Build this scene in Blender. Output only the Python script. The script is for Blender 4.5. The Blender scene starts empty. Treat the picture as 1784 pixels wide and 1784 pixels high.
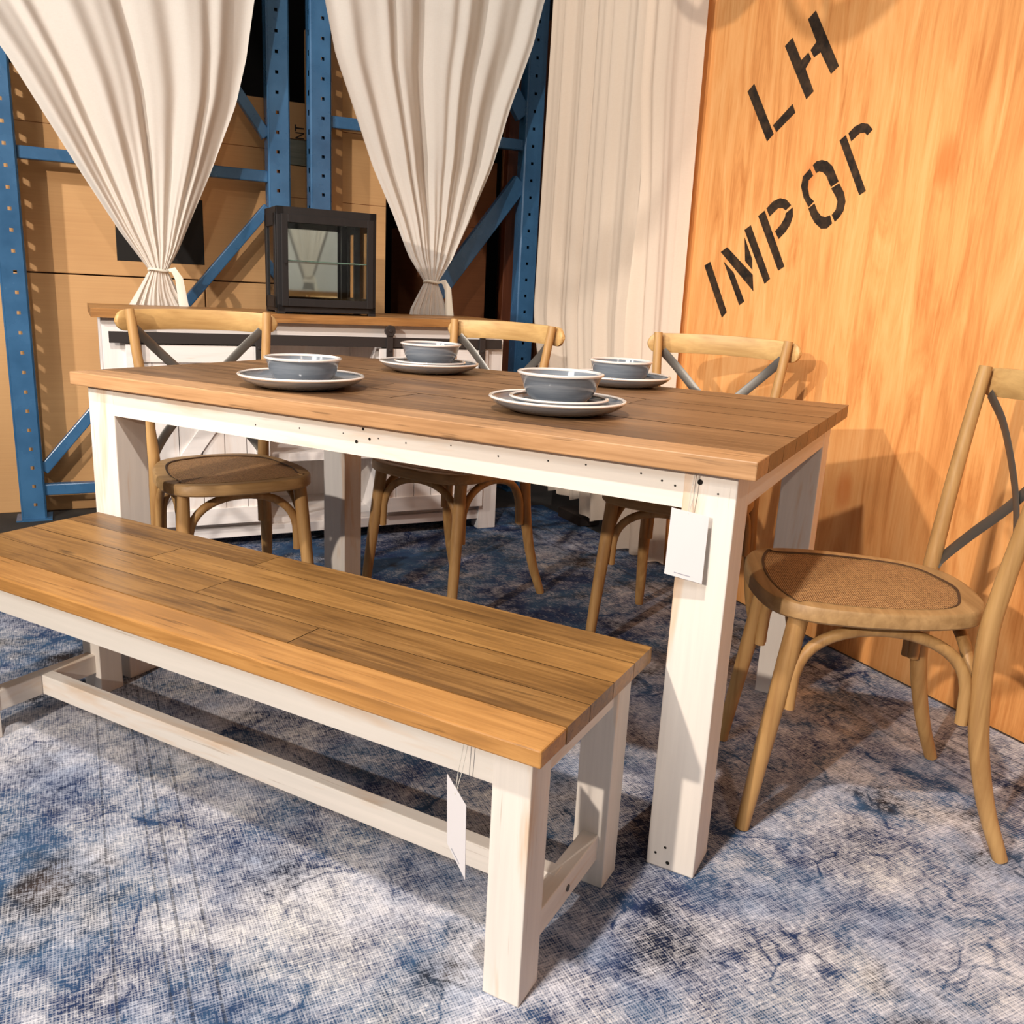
import bpy, math, random
from mathutils import Vector, Matrix
PI = math.pi
random.seed(7)
SC = bpy.context.scene
COL = SC.collection

# ------------------------------------------------------------------ camera
CAM = (0.3095, -1.3588, 1.0065); YAW, PITCH, ROLL, FPX = 0.4811, -0.2490, 0.0505, 1518.1
def cam_basis():
    cy, sy, cp, sp = math.cos(YAW), math.sin(YAW), math.cos(PITCH), math.sin(PITCH)
    f = Vector((-sy*cp, cy*cp, sp)); r = Vector((cy, sy, 0)); u = r.cross(f)
    c, s = math.cos(ROLL), math.sin(ROLL)
    return c*r+s*u, c*u-s*r, f
r_, u_, f_ = cam_basis()
cd = bpy.data.cameras.new('camera'); cam = bpy.data.objects.new('camera', cd); COL.objects.link(cam)
cd.sensor_width = 36; cd.sensor_fit = 'HORIZONTAL'; cd.lens = 36*FPX/1784; cd.clip_start = .05; cd.clip_end = 60
cam.matrix_world = Matrix(((r_.x, u_.x, -f_.x, CAM[0]), (r_.y, u_.y, -f_.y, CAM[1]), (r_.z, u_.z, -f_.z, CAM[2]), (0, 0, 0, 1)))
SC.camera = cam

# ------------------------------------------------------------------ world, lights, exposure
SC.view_settings.view_transform = 'Standard'; SC.view_settings.look = 'None'
SC.view_settings.exposure = 0.2; SC.view_settings.gamma = 1.0; SC.view_settings.use_curve_mapping = False
w = bpy.data.worlds.new('world'); SC.world = w; w.use_nodes = True
w.node_tree.nodes['Background'].inputs[0].default_value = (.94, .97, 1.0, 1)
w.node_tree.nodes['Background'].inputs[1].default_value = .14
def spot(name, loc, to, energy, color, size, blend=.4, radius=.04):
    l = bpy.data.lights.new(name, 'SPOT'); l.energy = energy; l.color = color; l.spot_size = math.radians(size)
    l.spot_blend = blend; l.shadow_soft_size = radius
    o = bpy.data.objects.new(name, l); COL.objects.link(o); o.location = loc
    o.rotation_euler = (Vector(to)-Vector(loc)).to_track_quat('-Z', 'Y').to_euler()
    return o
def area(name, loc, to, energy, color, sx, sy):
    l = bpy.data.lights.new(name, 'AREA'); l.shape = 'RECTANGLE'; l.size = sx; l.size_y = sy; l.energy = energy; l.color = color
    o = bpy.data.objects.new(name, l); COL.objects.link(o); o.location = loc
    o.rotation_euler = (Vector(to)-Vector(loc)).to_track_quat('-Z', 'Y').to_euler()
    return o
_a = math.radians(54.6); _ax = Vector((math.cos(_a), math.sin(_a), 0)); _an = Vector((-math.sin(_a), math.cos(_a), 0)); _s0 = Vector((-1.443, 1.844, 0))
S0_ = _s0+_ax*.2-_an*3.5; S1_ = _s0+_ax*.5-_an*5.5
spot('track_spot_low', (-1.0, -4.2, 2.25), (-.9, .9, .9), 545, (1, .89, .77), 62)
spot('track_spot_high', (-.25, -1.35, 3.0), (-.6, -.3, 0), 240, (1, .93, .86), 100, .5, .05)
spot('track_spot_left', (-2.4, -2.6, 2.7), (-1.6, 2.4, 1.4), 350, (1, .95, .90), 62, .5, .05)
spot('track_spot_right', (1.6, -2.2, 2.9), (-.2, 1.6, 1.4), 60, (1, .88, .76), 70, .6, .06)
area('front_fill', (-1.1, -3.4, 3.4), (-.6, .3, .4), 44, (.93, .97, 1), 1.3, .9)  # unseen fill, added to lift the shaded front faces
spot('opposite_fill', tuple(S0_+Vector((0,0,3.0))), tuple(S1_+Vector((0,0,1.1))), 220, (1, .93, .86), 60, .6, .06)  # added spot, brightens the opposite booth for the case mirror

# ------------------------------------------------------------------ room frame (sideboard wall runs along s, plywood wall along d)
ANG = math.radians(54.6)
AX = Vector((math.cos(ANG), math.sin(ANG), 0)); AN = Vector((-math.sin(ANG), math.cos(ANG), 0)); S0 = Vector((-1.443, 1.844, 0))
def SP(s, d, z=0): return S0+AX*s+AN*d+Vector((0, 0, z))

# ------------------------------------------------------------------ mesh builder
class MB:
    def __init__(self): self.v = []; self.f = []; self.m = []; self.a = []; self.cm = 0; self.ca = 0.0
    def face(self, idx): self.f.append(tuple(idx)); self.m.append(self.cm); self.a.append(self.ca)
    def add(self, vs): n = len(self.v); self.v += [tuple(p) for p in vs]; return n
    def box(self, x0, x1, y0, y1, z0, z1, M=None):
        P = [(x, y, z) for z in (z0, z1) for y in (y0, y1) for x in (x0, x1)]
        if M is not None: P = [tuple(M @ Vector(p)) for p in P]
        n = self.add(P)
        for q in ((0,2,3,1),(4,5,7,6),(0,1,5,4),(2,6,7,3),(0,4,6,2),(1,3,7,5)): self.face([n+i for i in q])
        return self
    def bar(self, a, b, w, h, up=(0,0,1), w2=None, h2=None):
        a, b = Vector(a), Vector(b); d = (b-a).normalized(); up = Vector(up)
        s = d.cross(up).normalized(); t = s.cross(d).normalized()
        P = []
        for p, ww, hh in ((a, w, h), (b, w2 or w, h2 or h)):
            for i, j in ((-1,-1),(1,-1),(1,1),(-1,1)): P.append(p+s*i*ww/2+t*j*hh/2)
        n = self.add(P)
        for q in ((3,2,1,0),(4,5,6,7),(0,1,5,4),(1,2,6,5),(2,3,7,6),(3,0,4,7)): self.face([n+i for i in q])
        return self
    def tube(self, pts, rad, n=12, cap=True, flat=None, up=None):
        pts = [Vector(p) for p in pts]; L = len(pts)
        if not hasattr(rad, '__len__'): rad = [rad]*L
        prev = None; base = []
        for i, p in enumerate(pts):
            d = (pts[min(i+1, L-1)]-pts[max(i-1, 0)]).normalized()
            if prev is None:
                ref = Vector(up) if up is not None else (Vector((0,0,1)) if abs(d.z) < .9 else Vector((0,1,0)))
                s = d.cross(ref).normalized()
            else: s = (prev-d*prev.dot(d)).normalized()
            prev = s; t = s.cross(d)
            k = flat if flat else 1.0
            base.append(self.add([p+s*math.cos(2*PI*j/n)*rad[i]+t*math.sin(2*PI*j/n)*rad[i]*k for j in range(n)]))
        for i in range(L-1):
            A, B = base[i], base[i+1]
            for j in range(n): self.face((A+j, A+(j+1) % n, B+(j+1) % n, B+j))
        if cap: self.face([base[0]+j for j in reversed(range(n))]); self.face([base[-1]+j for j in range(n)])
        return self
    def lathe(self, prof, n=48, c=(0,0,0)):
        base = []
        for r, z in prof:
            if r < 1e-6: base.append((self.add([(c[0], c[1], c[2]+z)]), 1))
            else: base.append((self.add([(c[0]+r*math.cos(2*PI*j/n), c[1]+r*math.sin(2*PI*j/n), c[2]+z) for j in range(n)]), n))
        for (A, na), (B, nb) in zip(base, base[1:]):
            for j in range(n):
                k = (j+1) % n
                if na == 1 and nb == 1: continue
                if na == 1: self.face((A, B+k, B+j))
                elif nb == 1: self.face((A+j, A+k, B))
                else: self.face((A+j, A+k, B+k, B+j))
        return self
    def prism(self, poly, z0, z1, M=None):
        n = len(poly)
        P = [Vector((x, y, z0)) for x, y in poly]+[Vector((x, y, z1)) for x, y in poly]
        if M is not None: P = [M @ p for p in P]
        b = self.add(P)
        self.face([b+i for i in reversed(range(n))]); self.face([b+n+i for i in range(n)])
        for i in range(n): j = (i+1) % n; self.face((b+i, b+j, b+n+j, b+n+i))
        return self
    def build(self, name, mats, parent=None, bevel=0, smooth=False, loc=None, rz=0, seg=2):
        me = bpy.data.meshes.new(name); me.from_pydata(self.v, [], self.f)
        if not isinstance(mats, (list, tuple)): mats = [mats]
        for m in mats: me.materials.append(m)
        me.polygons.foreach_set('material_index', self.m)
        if any(self.a):
            at = me.attributes.new('plank', 'FLOAT', 'FACE'); at.data.foreach_set('value', self.a)
        if smooth:
            for p in me.polygons: p.use_smooth = True
        me.update()
        o = bpy.data.objects.new(name, me); COL.objects.link(o)
        if parent: o.parent = parent
        if loc is not None: o.location = loc
        if rz: o.rotation_euler = (0, 0, rz)
        if bevel:
            b = o.modifiers.new('bevel', 'BEVEL'); b.width = bevel; b.segments = seg; b.limit_method = 'ANGLE'; b.angle_limit = math.radians(40)
            if smooth: b.harden_normals = False
        if smooth:
            me.set_sharp_from_angle(angle=math.radians(42))
        return o
def thing(name, label, cat, loc=(0,0,0), rz=0, group=None):
    o = bpy.data.objects.new(name, None); COL.objects.link(o); o.location = loc; o.rotation_euler = (0, 0, rz); o.empty_display_size = .1
    return tag(o, label, cat, group)
def tag(o, label=None, cat=None, group=None, kind=None):
    if label: o['label'] = label
    if cat: o['category'] = cat
    if group: o['group'] = group
    if kind: o['kind'] = kind
    return o
def copy_tree(o, parent=None):
    c = o.copy(); COL.objects.link(c)
    if parent: c.parent = parent; c.matrix_parent_inverse = o.matrix_parent_inverse.copy()
    for ch in list(o.children): copy_tree(ch, c)
    return c

# ------------------------------------------------------------------ materials
def lin(c): return tuple(((x/255)/12.92 if x/255 <= .04045 else ((x/255+.055)/1.055)**2.4) for x in c)+(1,)
class NT:
    def __init__(self, name, rough=.6, spec=.5, metal=0):
        self.mat = bpy.data.materials.new(name); self.mat.use_nodes = True; self.t = self.mat.node_tree; self.b = self.t.nodes['Principled BSDF']
        self.b.inputs['Roughness'].default_value = rough; self.b.inputs['Specular IOR Level'].default_value = spec; self.b.inputs['Metallic'].default_value = metal
    def n(self, ty, **kw):
        x = self.t.nodes.new(ty)
        for k, v in kw.items(): setattr(x, k, v)
        return x
    def put(self, sock, v):
        if isinstance(v, bpy.types.NodeSocket): self.t.links.new(v, sock)
        elif v is not None: sock.default_value = v
    def obj(self): return self.n('ShaderNodeTexCoord').outputs['Object']
    def mapp(self, v, sc=(1,1,1), loc=(0,0,0), rot=(0,0,0)):
        m = self.n('ShaderNodeMapping'); self.put(m.inputs['Vector'], v); self.put(m.inputs['Location'], loc); self.put(m.inputs['Rotation'], rot); self.put(m.inputs['Scale'], sc); return m.outputs[0]
    def noise(self, v, scale=5, det=4, rough=.5, dist=0, col=False):
        x = self.n('ShaderNodeTexNoise'); self.put(x.inputs['Vector'], v); self.put(x.inputs['Scale'], scale); self.put(x.inputs['Detail'], det); self.put(x.inputs['Roughness'], rough); self.put(x.inputs['Distortion'], dist)
        return x.outputs['Color' if col else 'Fac']
    def math(self, op, a, b=None, c=None, clamp=False):
        x = self.n('ShaderNodeMath', operation=op, use_clamp=clamp); self.put(x.inputs[0], a)
        if b is not None: self.put(x.inputs[1], b)
        if c is not None: self.put(x.inputs[2], c)
        return x.outputs[0]
    def vmath(self, op, a, b=None):
        x = self.n('ShaderNodeVectorMath', operation=op); self.put(x.inputs[0], a)
        if b is not None: self.put(x.inputs[1], b)
        return x.outputs[0]
    def ramp(self, f, stops, interp='LINEAR'):
        x = self.n('ShaderNodeValToRGB'); self.put(x.inputs[0], f); x.color_ramp.interpolation = interp; e = x.color_ramp.elements
        while len(e) < len(stops): e.new(.5)
        for i, (p, c) in enumerate(stops): e[i].position = p; e[i].color = c if len(c) == 4 else lin(c)
        return x.outputs[0]
    def mix(self, f, a, b, mode='MIX'):
        x = self.n('ShaderNodeMix', data_type='RGBA', blend_type=mode); self.put(x.inputs['Factor'], f); self.put(x.inputs[6], a); self.put(x.inputs[7], b); return x.outputs[2]
    def sep(self, v): x = self.n('ShaderNodeSeparateXYZ'); self.put(x.inputs[0], v); return x.outputs
    def comb(self, a=0., b=0., c=0.): x = self.n('ShaderNodeCombineXYZ'); self.put(x.inputs[0], a); self.put(x.inputs[1], b); self.put(x.inputs[2], c); return x.outputs[0]
    def attr(self, name): return self.n('ShaderNodeAttribute', attribute_name=name).outputs['Fac']
    def bump(self, h, strength=.3, dist=.002):
        x = self.n('ShaderNodeBump'); self.put(x.inputs['Height'], h); x.inputs['Strength'].default_value = strength; x.inputs['Distance'].default_value = dist
        self.put(self.b.inputs['Normal'], x.outputs[0])
    def col(self, c): self.put(self.b.inputs['Base Color'], c)
def K(c): return lin(c)
def plain(name, c, rough=.6, spec=.5, metal=0):
    t = NT(name, rough, spec, metal); t.col(K(c)); return t.mat
def plank_wood(name, dark, mid, light, rough=.42, sat=.16, grain=1.0, saw=True):
    """reclaimed boards running along x: grain, per-board tone, knots, fine saw marks"""
    t = NT(name, rough, .45); o = t.obj(); p = t.attr('plank')
    off = t.comb(t.math('MULTIPLY', p, 17.3), t.math('MULTIPLY', p, 41.7), t.math('MULTIPLY', p, 9.1))
    v = t.vmath('ADD', o, off)
    g1 = t.noise(t.mapp(v, (1.2, 16, 16)), 3.2, 5, .55, .9)
    g2 = t.noise(t.mapp(v, (2.5, 110, 110)), 2.0, 3, .6)
    blot = t.noise(t.mapp(v, (2.2, 7, 7)), 1.6, 3)
    f = t.math('ADD', t.math('MULTIPLY', g1, .80), t.math('MULTIPLY', g2, .32)); 
    f = t.math('ADD', f, t.math('MULTIPLY', t.math('SUBTRACT', blot, .5), .5))
    c = t.ramp(f, [(.38, dark), (.54, mid), (.70, light)])
    tone = t.math('FRACT', t.math('MULTIPLY', p, 7.77))
    c = t.mix(.42, c, t.mix(tone, K(tuple(int(x*.8) for x in dark)), K(light)))
    kn = t.n('ShaderNodeTexVoronoi'); t.put(kn.inputs['Vector'], t.mapp(v, (2.0, 7.5, 7.5))); kn.inputs['Scale'].default_value = 1.3
    k = t.ramp(kn.outputs['Distance'], [(.03, (255,255,255)), (.09, (0,0,0))])
    c = t.mix(t.math('MULTIPLY', k, .75), c, K(tuple(int(x*.42) for x in dark)))
    crack = t.ramp(t.noise(t.mapp(v, (4, 70, 70)), 1.5, 2, .5, .4), [(.64, (0,0,0)), (.72, (255,255,255))])
    c = t.mix(t.math('MULTIPLY', crack, .5), c, K(tuple(int(x*.5) for x in dark)))
    if saw:
        sx = t.sep(o)[0]
        s = t.math('SINE', t.math('ADD', t.math('MULTIPLY', sx, 900.), t.math('MULTIPLY', t.noise(v, 12, 2), 6.)))
        msk = t.ramp(t.noise(t.mapp(v, (1.5, 9, 9)), 1.7, 2), [(.52, (0,0,0)), (.66, (255,255,255))])
        c = t.mix(t.math('MULTIPLY', t.math('MULTIPLY', msk, t.math('MULTIPLY_ADD', s, .5, .5)), .22), c, K(dark))
    t.col(c); t.put(t.b.inputs['Roughness'], t.math('MULTIPLY_ADD', g1, .25, rough-.12))
    t.bump(t.math('ADD', g2, g1), .12, .001)
    return t.mat
def painted(name, base, wear, amt=.6, axis=2, rough=.5):
    """old white paint: faint grain, rubbed tan patches"""
    t = NT(name, rough, .4); o = t.obj()
    sc = [38, 38, 38]; sc[axis] = 1.6
    g = t.noise(t.mapp(o, sc), 1.5, 4, .6, .4)
    sc2 = [9, 9, 9]; sc2[axis] = 1.3
    pz = t.noise(t.mapp(o, sc2, loc=(3.1, 1.7, 5.2)), 1.4, 4, .62, .6)
    c = t.mix(t.ramp(g, [(.35, (0,0,0)), (.75, (255,255,255))]), K(base), K(tuple(int(x*.955) for x in base)))
    c = t.mix(t.math('MULTIPLY', t.ramp(pz, [(.57, (0,0,0)), (.70, (255,255,255))]), amt), c, K(wear))
    sp = t.noise(t.mapp(o, [q*1.6 for q in sc]), 2.1, 2)
    c = t.mix(t.math('MULTIPLY', t.ramp(sp, [(.71, (0,0,0)), (.76, (255,255,255))]), .35), c, K((150, 118, 84)))
    t.col(c); t.bump(g, .12, .001); return t.mat
def soft_wood(name, dark, light, axis=2, rough=.5, sc0=30):
    t = NT(name, rough, .4); o = t.obj(); sc = [sc0]*3; sc[axis] = 2.0
    g = t.noise(t.mapp(o, sc), 1.6, 4, .6, .5); b = t.noise(o, 3.5, 3)
    c = t.ramp(t.math('ADD', t.math('MULTIPLY', g, .6), t.math('MULTIPLY', b, .4)), [(.33, dark), (.66, light)])
    t.col(c); t.bump(g, .1, .001); return t.mat
M_SEAM = plain('dirt_in_seam', (38, 26, 16), .95, .1)
M_TABLE = plank_wood('aged_brown_boards', (78, 54, 36), (122, 88, 58), (160, 120, 82))
M_TEDGE = plank_wood('table_edge_boards', (138, 98, 62), (170, 126, 84), (198, 152, 108), saw=False)
M_BENCH = plank_wood('honey_boards', (92, 62, 32), (142, 100, 52), (182, 134, 76), rough=.36, saw=False)
M_BEDGE = plank_wood('honey_edge', (128, 84, 40), (166, 114, 58), (198, 144, 82), rough=.38, saw=False)
M_WHITE = painted('distressed_white_paint', (234, 224, 213), (214, 176, 136), .7, 2)
M_WHITEX = painted('distressed_white_paint_long', (232, 222, 211), (214, 176, 136), .6, 0)
M_WHITEY = painted('distressed_white_paint_deep', (234, 224, 213), (214, 176, 136), .6, 1)
M_SBW = painted('sideboard_white', (232, 224, 218), (206, 180, 158), .35, 0)
M_SBV = painted('sideboard_white_vertical', (232, 224, 218), (206, 180, 158), .35, 2)
M_SBTOP = plank_wood('sideboard_top_wood', (128, 84, 44), (168, 116, 62), (196, 144, 88), saw=False)
M_HOLE = plain('nail_hole', (22, 15, 10), .9)
M_CHAIR = soft_wood('pale_oak', (146, 104, 58), (196, 154, 98))
M_CHAIRX = soft_wood('pale_oak_long', (170, 130, 78), (212, 172, 112), 0)
M_SPLINE = plain('cane_spline', (70, 46, 28), .7)
M_SEAT = soft_wood('oak_seat_frame', (138, 104, 64), (184, 146, 98), 0)
M_ZINC = plain('grey_zinc', (118, 114, 108), .42, .5, .75)
M_RIVET = plain('rivet_metal', (170, 160, 145), .35, .5, 1)
M_IRON = plain('black_iron', (52, 46, 44), .5, .4, .2)
M_CHAR = soft_wood('charcoal_paint', (22, 19, 19), (31, 27, 27), 2, .55)
M_PAPER = plain('white_card', (214, 208, 208), .7, .2)
M_STRING = plain('string', (196, 190, 180), .8, .1)
M_PRINT = plain('grey_print', (150, 150, 160), .8, .1)
M_TWINE = plain('curtain_tie', (232, 224, 208), .9, .1)

def rattan():
    t = NT('woven_rattan', .6, .35); o = t.obj(); x, y, z = t.sep(o)
    a = t.math('SINE', t.math('MULTIPLY', t.math('ADD', x, y), 800.)); b = t.math('SINE', t.math('MULTIPLY', t.math('SUBTRACT', x, y), 800.))
    wv = t.math('MULTIPLY', a, b); ns = t.noise(o, 170, 3, .7)
    f = t.math('ADD', t.math('MULTIPLY_ADD', wv, .25, .25), t.math('MULTIPLY', ns, .62))
    t.col(t.ramp(f, [(.30, (44, 26, 14)), (.47, (128, 84, 48)), (.68, (206, 158, 104))])); t.bump(f, 1.0, .004); return t.mat
M_RATTAN = rattan()

def cloth(name, c1, c2, transl=.25):
    t = NT(name, .95, .1); o = t.obj(); x, y, z = t.sep(o)
    wv = t.noise(t.mapp(o, (420, 420, 60)), 1, 2); w2 = t.noise(t.mapp(o, (60, 60, 420)), 1, 2)
    c = t.mix(t.math('MULTIPLY', t.math('ADD', wv, w2), .5), K(c1), K(c2)); t.col(c); t.bump(t.math('ADD', wv, w2), .08, .001)
    tr = t.n('ShaderNodeBsdfTranslucent'); t.put(tr.inputs[0], c); mx = t.n('ShaderNodeMixShader'); mx.inputs[0].default_value = transl
    t.put(mx.inputs[1], t.b.outputs[0]); t.put(mx.inputs[2], tr.outputs[0])
    t.put(t.t.nodes['Material Output'].inputs[0], mx.outputs[0]); return t.mat
M_CURT = cloth('calico_curtain', (230, 220, 208), (242, 235, 226))
M_CURT2 = cloth('cream_curtain', (230, 208, 186), (240, 222, 202))

def plywood():
    t = NT('pine_plywood', .55, .3); o = t.obj()      # local x along wall, z up
    g = t.noise(t.mapp(o, (9, 9, 1.1)), 1.7, 6, .6, 1.6); f2 = t.noise(t.mapp(o, (120, 120, 3.5)), 1.3, 3, .6)
    bl = t.noise(t.mapp(o, (2.2, 2.2, .9)), 1.2, 3)
    f = t.math('ADD', t.math('ADD', t.math('MULTIPLY', g, .55), t.math('MULTIPLY', f2, .2)), t.math('MULTIPLY', bl, .28))
    c = t.ramp(f, [(.36, (196, 122, 62)), (.50, (228, 158, 92)), (.66, (240, 180, 116))])
    vo = t.n('ShaderNodeTexVoronoi'); t.put(vo.inputs['Vector'], t.mapp(o, (3.2, 3.2, 1.6), loc=(.3, 0, .1))); vo.inputs['Scale'].default_value = 1.1
    k = t.ramp(vo.outputs['Distance'], [(.06, (255,255,255)), (.14, (0,0,0))]); c = t.mix(t.math('MULTIPLY', k, .6), c, K((206, 116, 54)))
    t.col(c); t.bump(f2, .08, .001); return t.mat
M_PLY = plywood()
def stencil_paint():
    t = NT('black_stencil_paint', .6, .3); o = t.obj(); n = t.noise(o, 26, 4, .65)
    t.col(t.ramp(n, [(.38, (30, 22, 16)), (.72, (74, 54, 36))])); return t.mat
M_STEN = stencil_paint()
def rackblue():
    t = NT('blue_rack_enamel', .26, .6); o = t.obj(); n = t.noise(o, 5, 4, .6)
    c = t.ramp(n, [(.3, (44, 84, 120)), (.7, (62, 108, 148))]); s = t.ramp(t.noise(o, 45, 3, .6), [(.72, (0,0,0)), (.77, (255,255,255))])
    t.col(t.mix(t.math('MULTIPLY', s, .6), c, K((40, 52, 66)))); t.put(t.b.inputs['Roughness'], t.math('MULTIPLY_ADD', n, .2, .17)); return t.mat
M_BLUE = rackblue()
def cardboard(name, c1, c2):
    t = NT(name, .85, .15); o = t.obj(); n = t.noise(o, 2.2, 3); f = t.noise(t.mapp(o, (3, 3, 160)), 1, 2)
    c = t.ramp(t.math('ADD', t.math('MULTIPLY', n, .7), t.math('MULTIPLY', f, .3)), [(.3, c1), (.7, c2)])
    t.col(c); return t.mat
M_CARD = cardboard('kraft_cardboard', (198, 150, 102), (218, 172, 120))
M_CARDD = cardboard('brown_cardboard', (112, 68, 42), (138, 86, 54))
M_TAPE = plain('packing_tape', (178, 132, 84), .25)
M_DKBR = plain('dark_brown_wood', (46, 34, 26), .8)
M_BLACKBOX = plain('matt_black', (26, 22, 18), .8)
M_PALLET = soft_wood('weathered_grey_board', (104, 106, 92), (142, 142, 124), 0)
M_BROWNW = soft_wood('dark_red_wood', (84, 42, 24), (112, 60, 34), 2)
M_DARK = plain('dark_hall', (14, 12, 11), .95, .1)

def glaze(name, c1, c2):
    t = NT(name, .12, .6); o = t.obj(); n = t.noise(t.mapp(o, (4, 4, 60)), 2, 3, .6)
    t.col(t.ramp(n, [(.3, c1), (.7, c2)])); t.put(t.b.inputs['Coat Weight'], .6); t.b.inputs['Coat Roughness'].default_value = .05; return t.mat
M_GLAZE = glaze('blue_grey_glaze', (104, 110, 119), (128, 133, 139))
M_RIM = glaze('cream_rim_glaze', (226, 216, 208), (238, 228, 220))

def rugmat():
    t = NT('distressed_blue_rug', .95, .12); o = t.obj(); x, y, z = t.sep(o)
    big = t.noise(o, 2.0, 6, .62, .5); med = t.noise(t.mapp(o, (1, 1, 1), loc=(4, 2, 0)), 8, 5, .65, .6)
    hue = t.noise(t.mapp(o, (1,1,1), loc=(9, 5, 0)), 3.2, 4, .6); sm = t.noise(t.mapp(o, (1,1,1), loc=(1, 8, 0)), 24, 4, .6)
    blue = t.ramp(hue, [(.30, (20, 28, 50)), (.44, (40, 56, 92)), (.54, (56, 84, 116)), (.64, (46, 44, 48)), (.75, (74, 60, 54))])
    pale = t.ramp(t.noise(t.mapp(o, (1,1,1), loc=(2, 3, 0)), 5, 4, .6), [(.32, (176, 184, 204)), (.5, (214, 212, 218)), (.68, (224, 219, 216))])
    # woven threads, broken up by noise
    ta = t.math('SINE', t.math('MULTIPLY', t.math('ADD', x, t.math('MULTIPLY', t.noise(t.mapp(o, (30, 3, 1)), 6, 1), .006)), 2*PI/.0046))
    tb = t.math('SINE', t.math('MULTIPLY', t.math('ADD', y, t.math('MULTIPLY', t.noise(t.mapp(o, (3, 30, 1)), 6, 1), .006)), 2*PI/.0050))
    na = t.noise(t.mapp(o, (230, 48, 1)), 1, 2, .6); nb = t.noise(t.mapp(o, (48, 230, 1)), 1, 2, .6)
    th = t.math('ADD', t.math('MAXIMUM', t.math('MULTIPLY', ta, .5), t.math('MULTIPLY', tb, .5)), t.math('MULTIPLY', t.math('SUBTRACT', t.math('ADD', na, nb), 1.0), 2.6))
    th = t.math('MULTIPLY_ADD', th, .24, .16)
    cov = t.math('ADD', t.math('MULTIPLY', big, .75), t.math('ADD', t.math('MULTIPLY', med, .55), t.math('MULTIPLY', sm, .28)))
    cov = t.math('ADD', t.math('MULTIPLY', t.math('SUBTRACT', cov, .81), 2.8), .49)
    # light painted into the rug colour: paler towards the brightly lit near side
    lit_near = t.ramp(t.math('MULTIPLY_ADD', y, -.24, .28), [(.15, (0,0,0)), (.72, (255,255,255))])
    cov = t.math('ADD', cov, t.math('MULTIPLY_ADD', lit_near, .50, -.36))
    # faded border lines
    def lines(c0, w):
        d = t.math('ABSOLUTE', t.math('SUBTRACT', x, c0)); return t.math('LESS_THAN', d, w)
    bl = None
    for c0, w_ in ((-1.466, .0022), (-1.506, .0025), (-1.53, .0018), (-1.60, .002), (.12, .004), (.205, .005), (.245, .003), (.30, .003)):
        l = lines(c0, w_); bl = l if bl is None else t.math('MAXIMUM', bl, l)
    bl = t.math('MULTIPLY', bl, t.ramp(t.noise(t.mapp(o, (1, 130, 1)), 1.5, 4, .7), [(.42, (0,0,0)), (.5, (255,255,255))]))
    # ghost of the old medallion pattern
    wv = t.n('ShaderNodeTexVoronoi', feature='DISTANCE_TO_EDGE'); t.put(wv.inputs['Vector'], t.vmath('ADD', t.mapp(o, (1,1,1)), t.vmath('MULTIPLY', t.noise(o, 9, 2, .5, 0, True), (.22, .22, 0)))); wv.inputs['Scale'].default_value = 6.5
    pat = t.ramp(wv.outputs['Distance'], [(.0, (255,255,255)), (.055, (0,0,0))]); pm = t.ramp(t.noise(t.mapp(o, (1,1,1), loc=(7, 7, 0)), 6.5, 3), [(.48, (0,0,0)), (.62, (255,255,255))])
    cov = t.math('SUBTRACT', cov, t.math('MULTIPLY', t.math('MULTIPLY', pat, pm), .45))
    f = t.math('ADD', cov, t.math('MULTIPLY', t.math('SUBTRACT', th, .30), 1.9), clamp=True)
    c = t.mix(f, blue, pale); c = t.mix(t.math('MULTIPLY', bl, .6), c, K((46, 48, 56)))
    t.col(c); t.bump(th, .5, .003); return t.mat
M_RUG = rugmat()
def floor_mat():
    t = NT('dark_concrete', .8, .3); o = t.obj(); t.col(t.ramp(t.noise(o, 4, 5), [(.3, (44, 42, 40)), (.7, (70, 66, 62))])); return t.mat
def glassmat():
    t = NT('clear_glass', .02, .5); t.col((.93, .97, .95, 1)); t.b.inputs['Transmission Weight'].default_value = 1; t.b.inputs['IOR'].default_value = 1.3; return t.mat
M_GLASS = glassmat()
M_MIRROR = plain('mirror_silver', (215, 215, 210), .03, .5, 1)
M_GREENGL = plain('glass_edge_green', (110, 140, 126), .15, .6)

# ------------------------------------------------------------------ the setting
tag(MB().box(-9, 6, -9, 8, -.03, 0).build('floor', floor_mat()), kind='structure')
tag(MB().box(-7, 7, 0, .05, 0, 4.6).build('wall_back', M_DARK, loc=SP(0, 2.4), rz=ANG), kind='structure')
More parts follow.
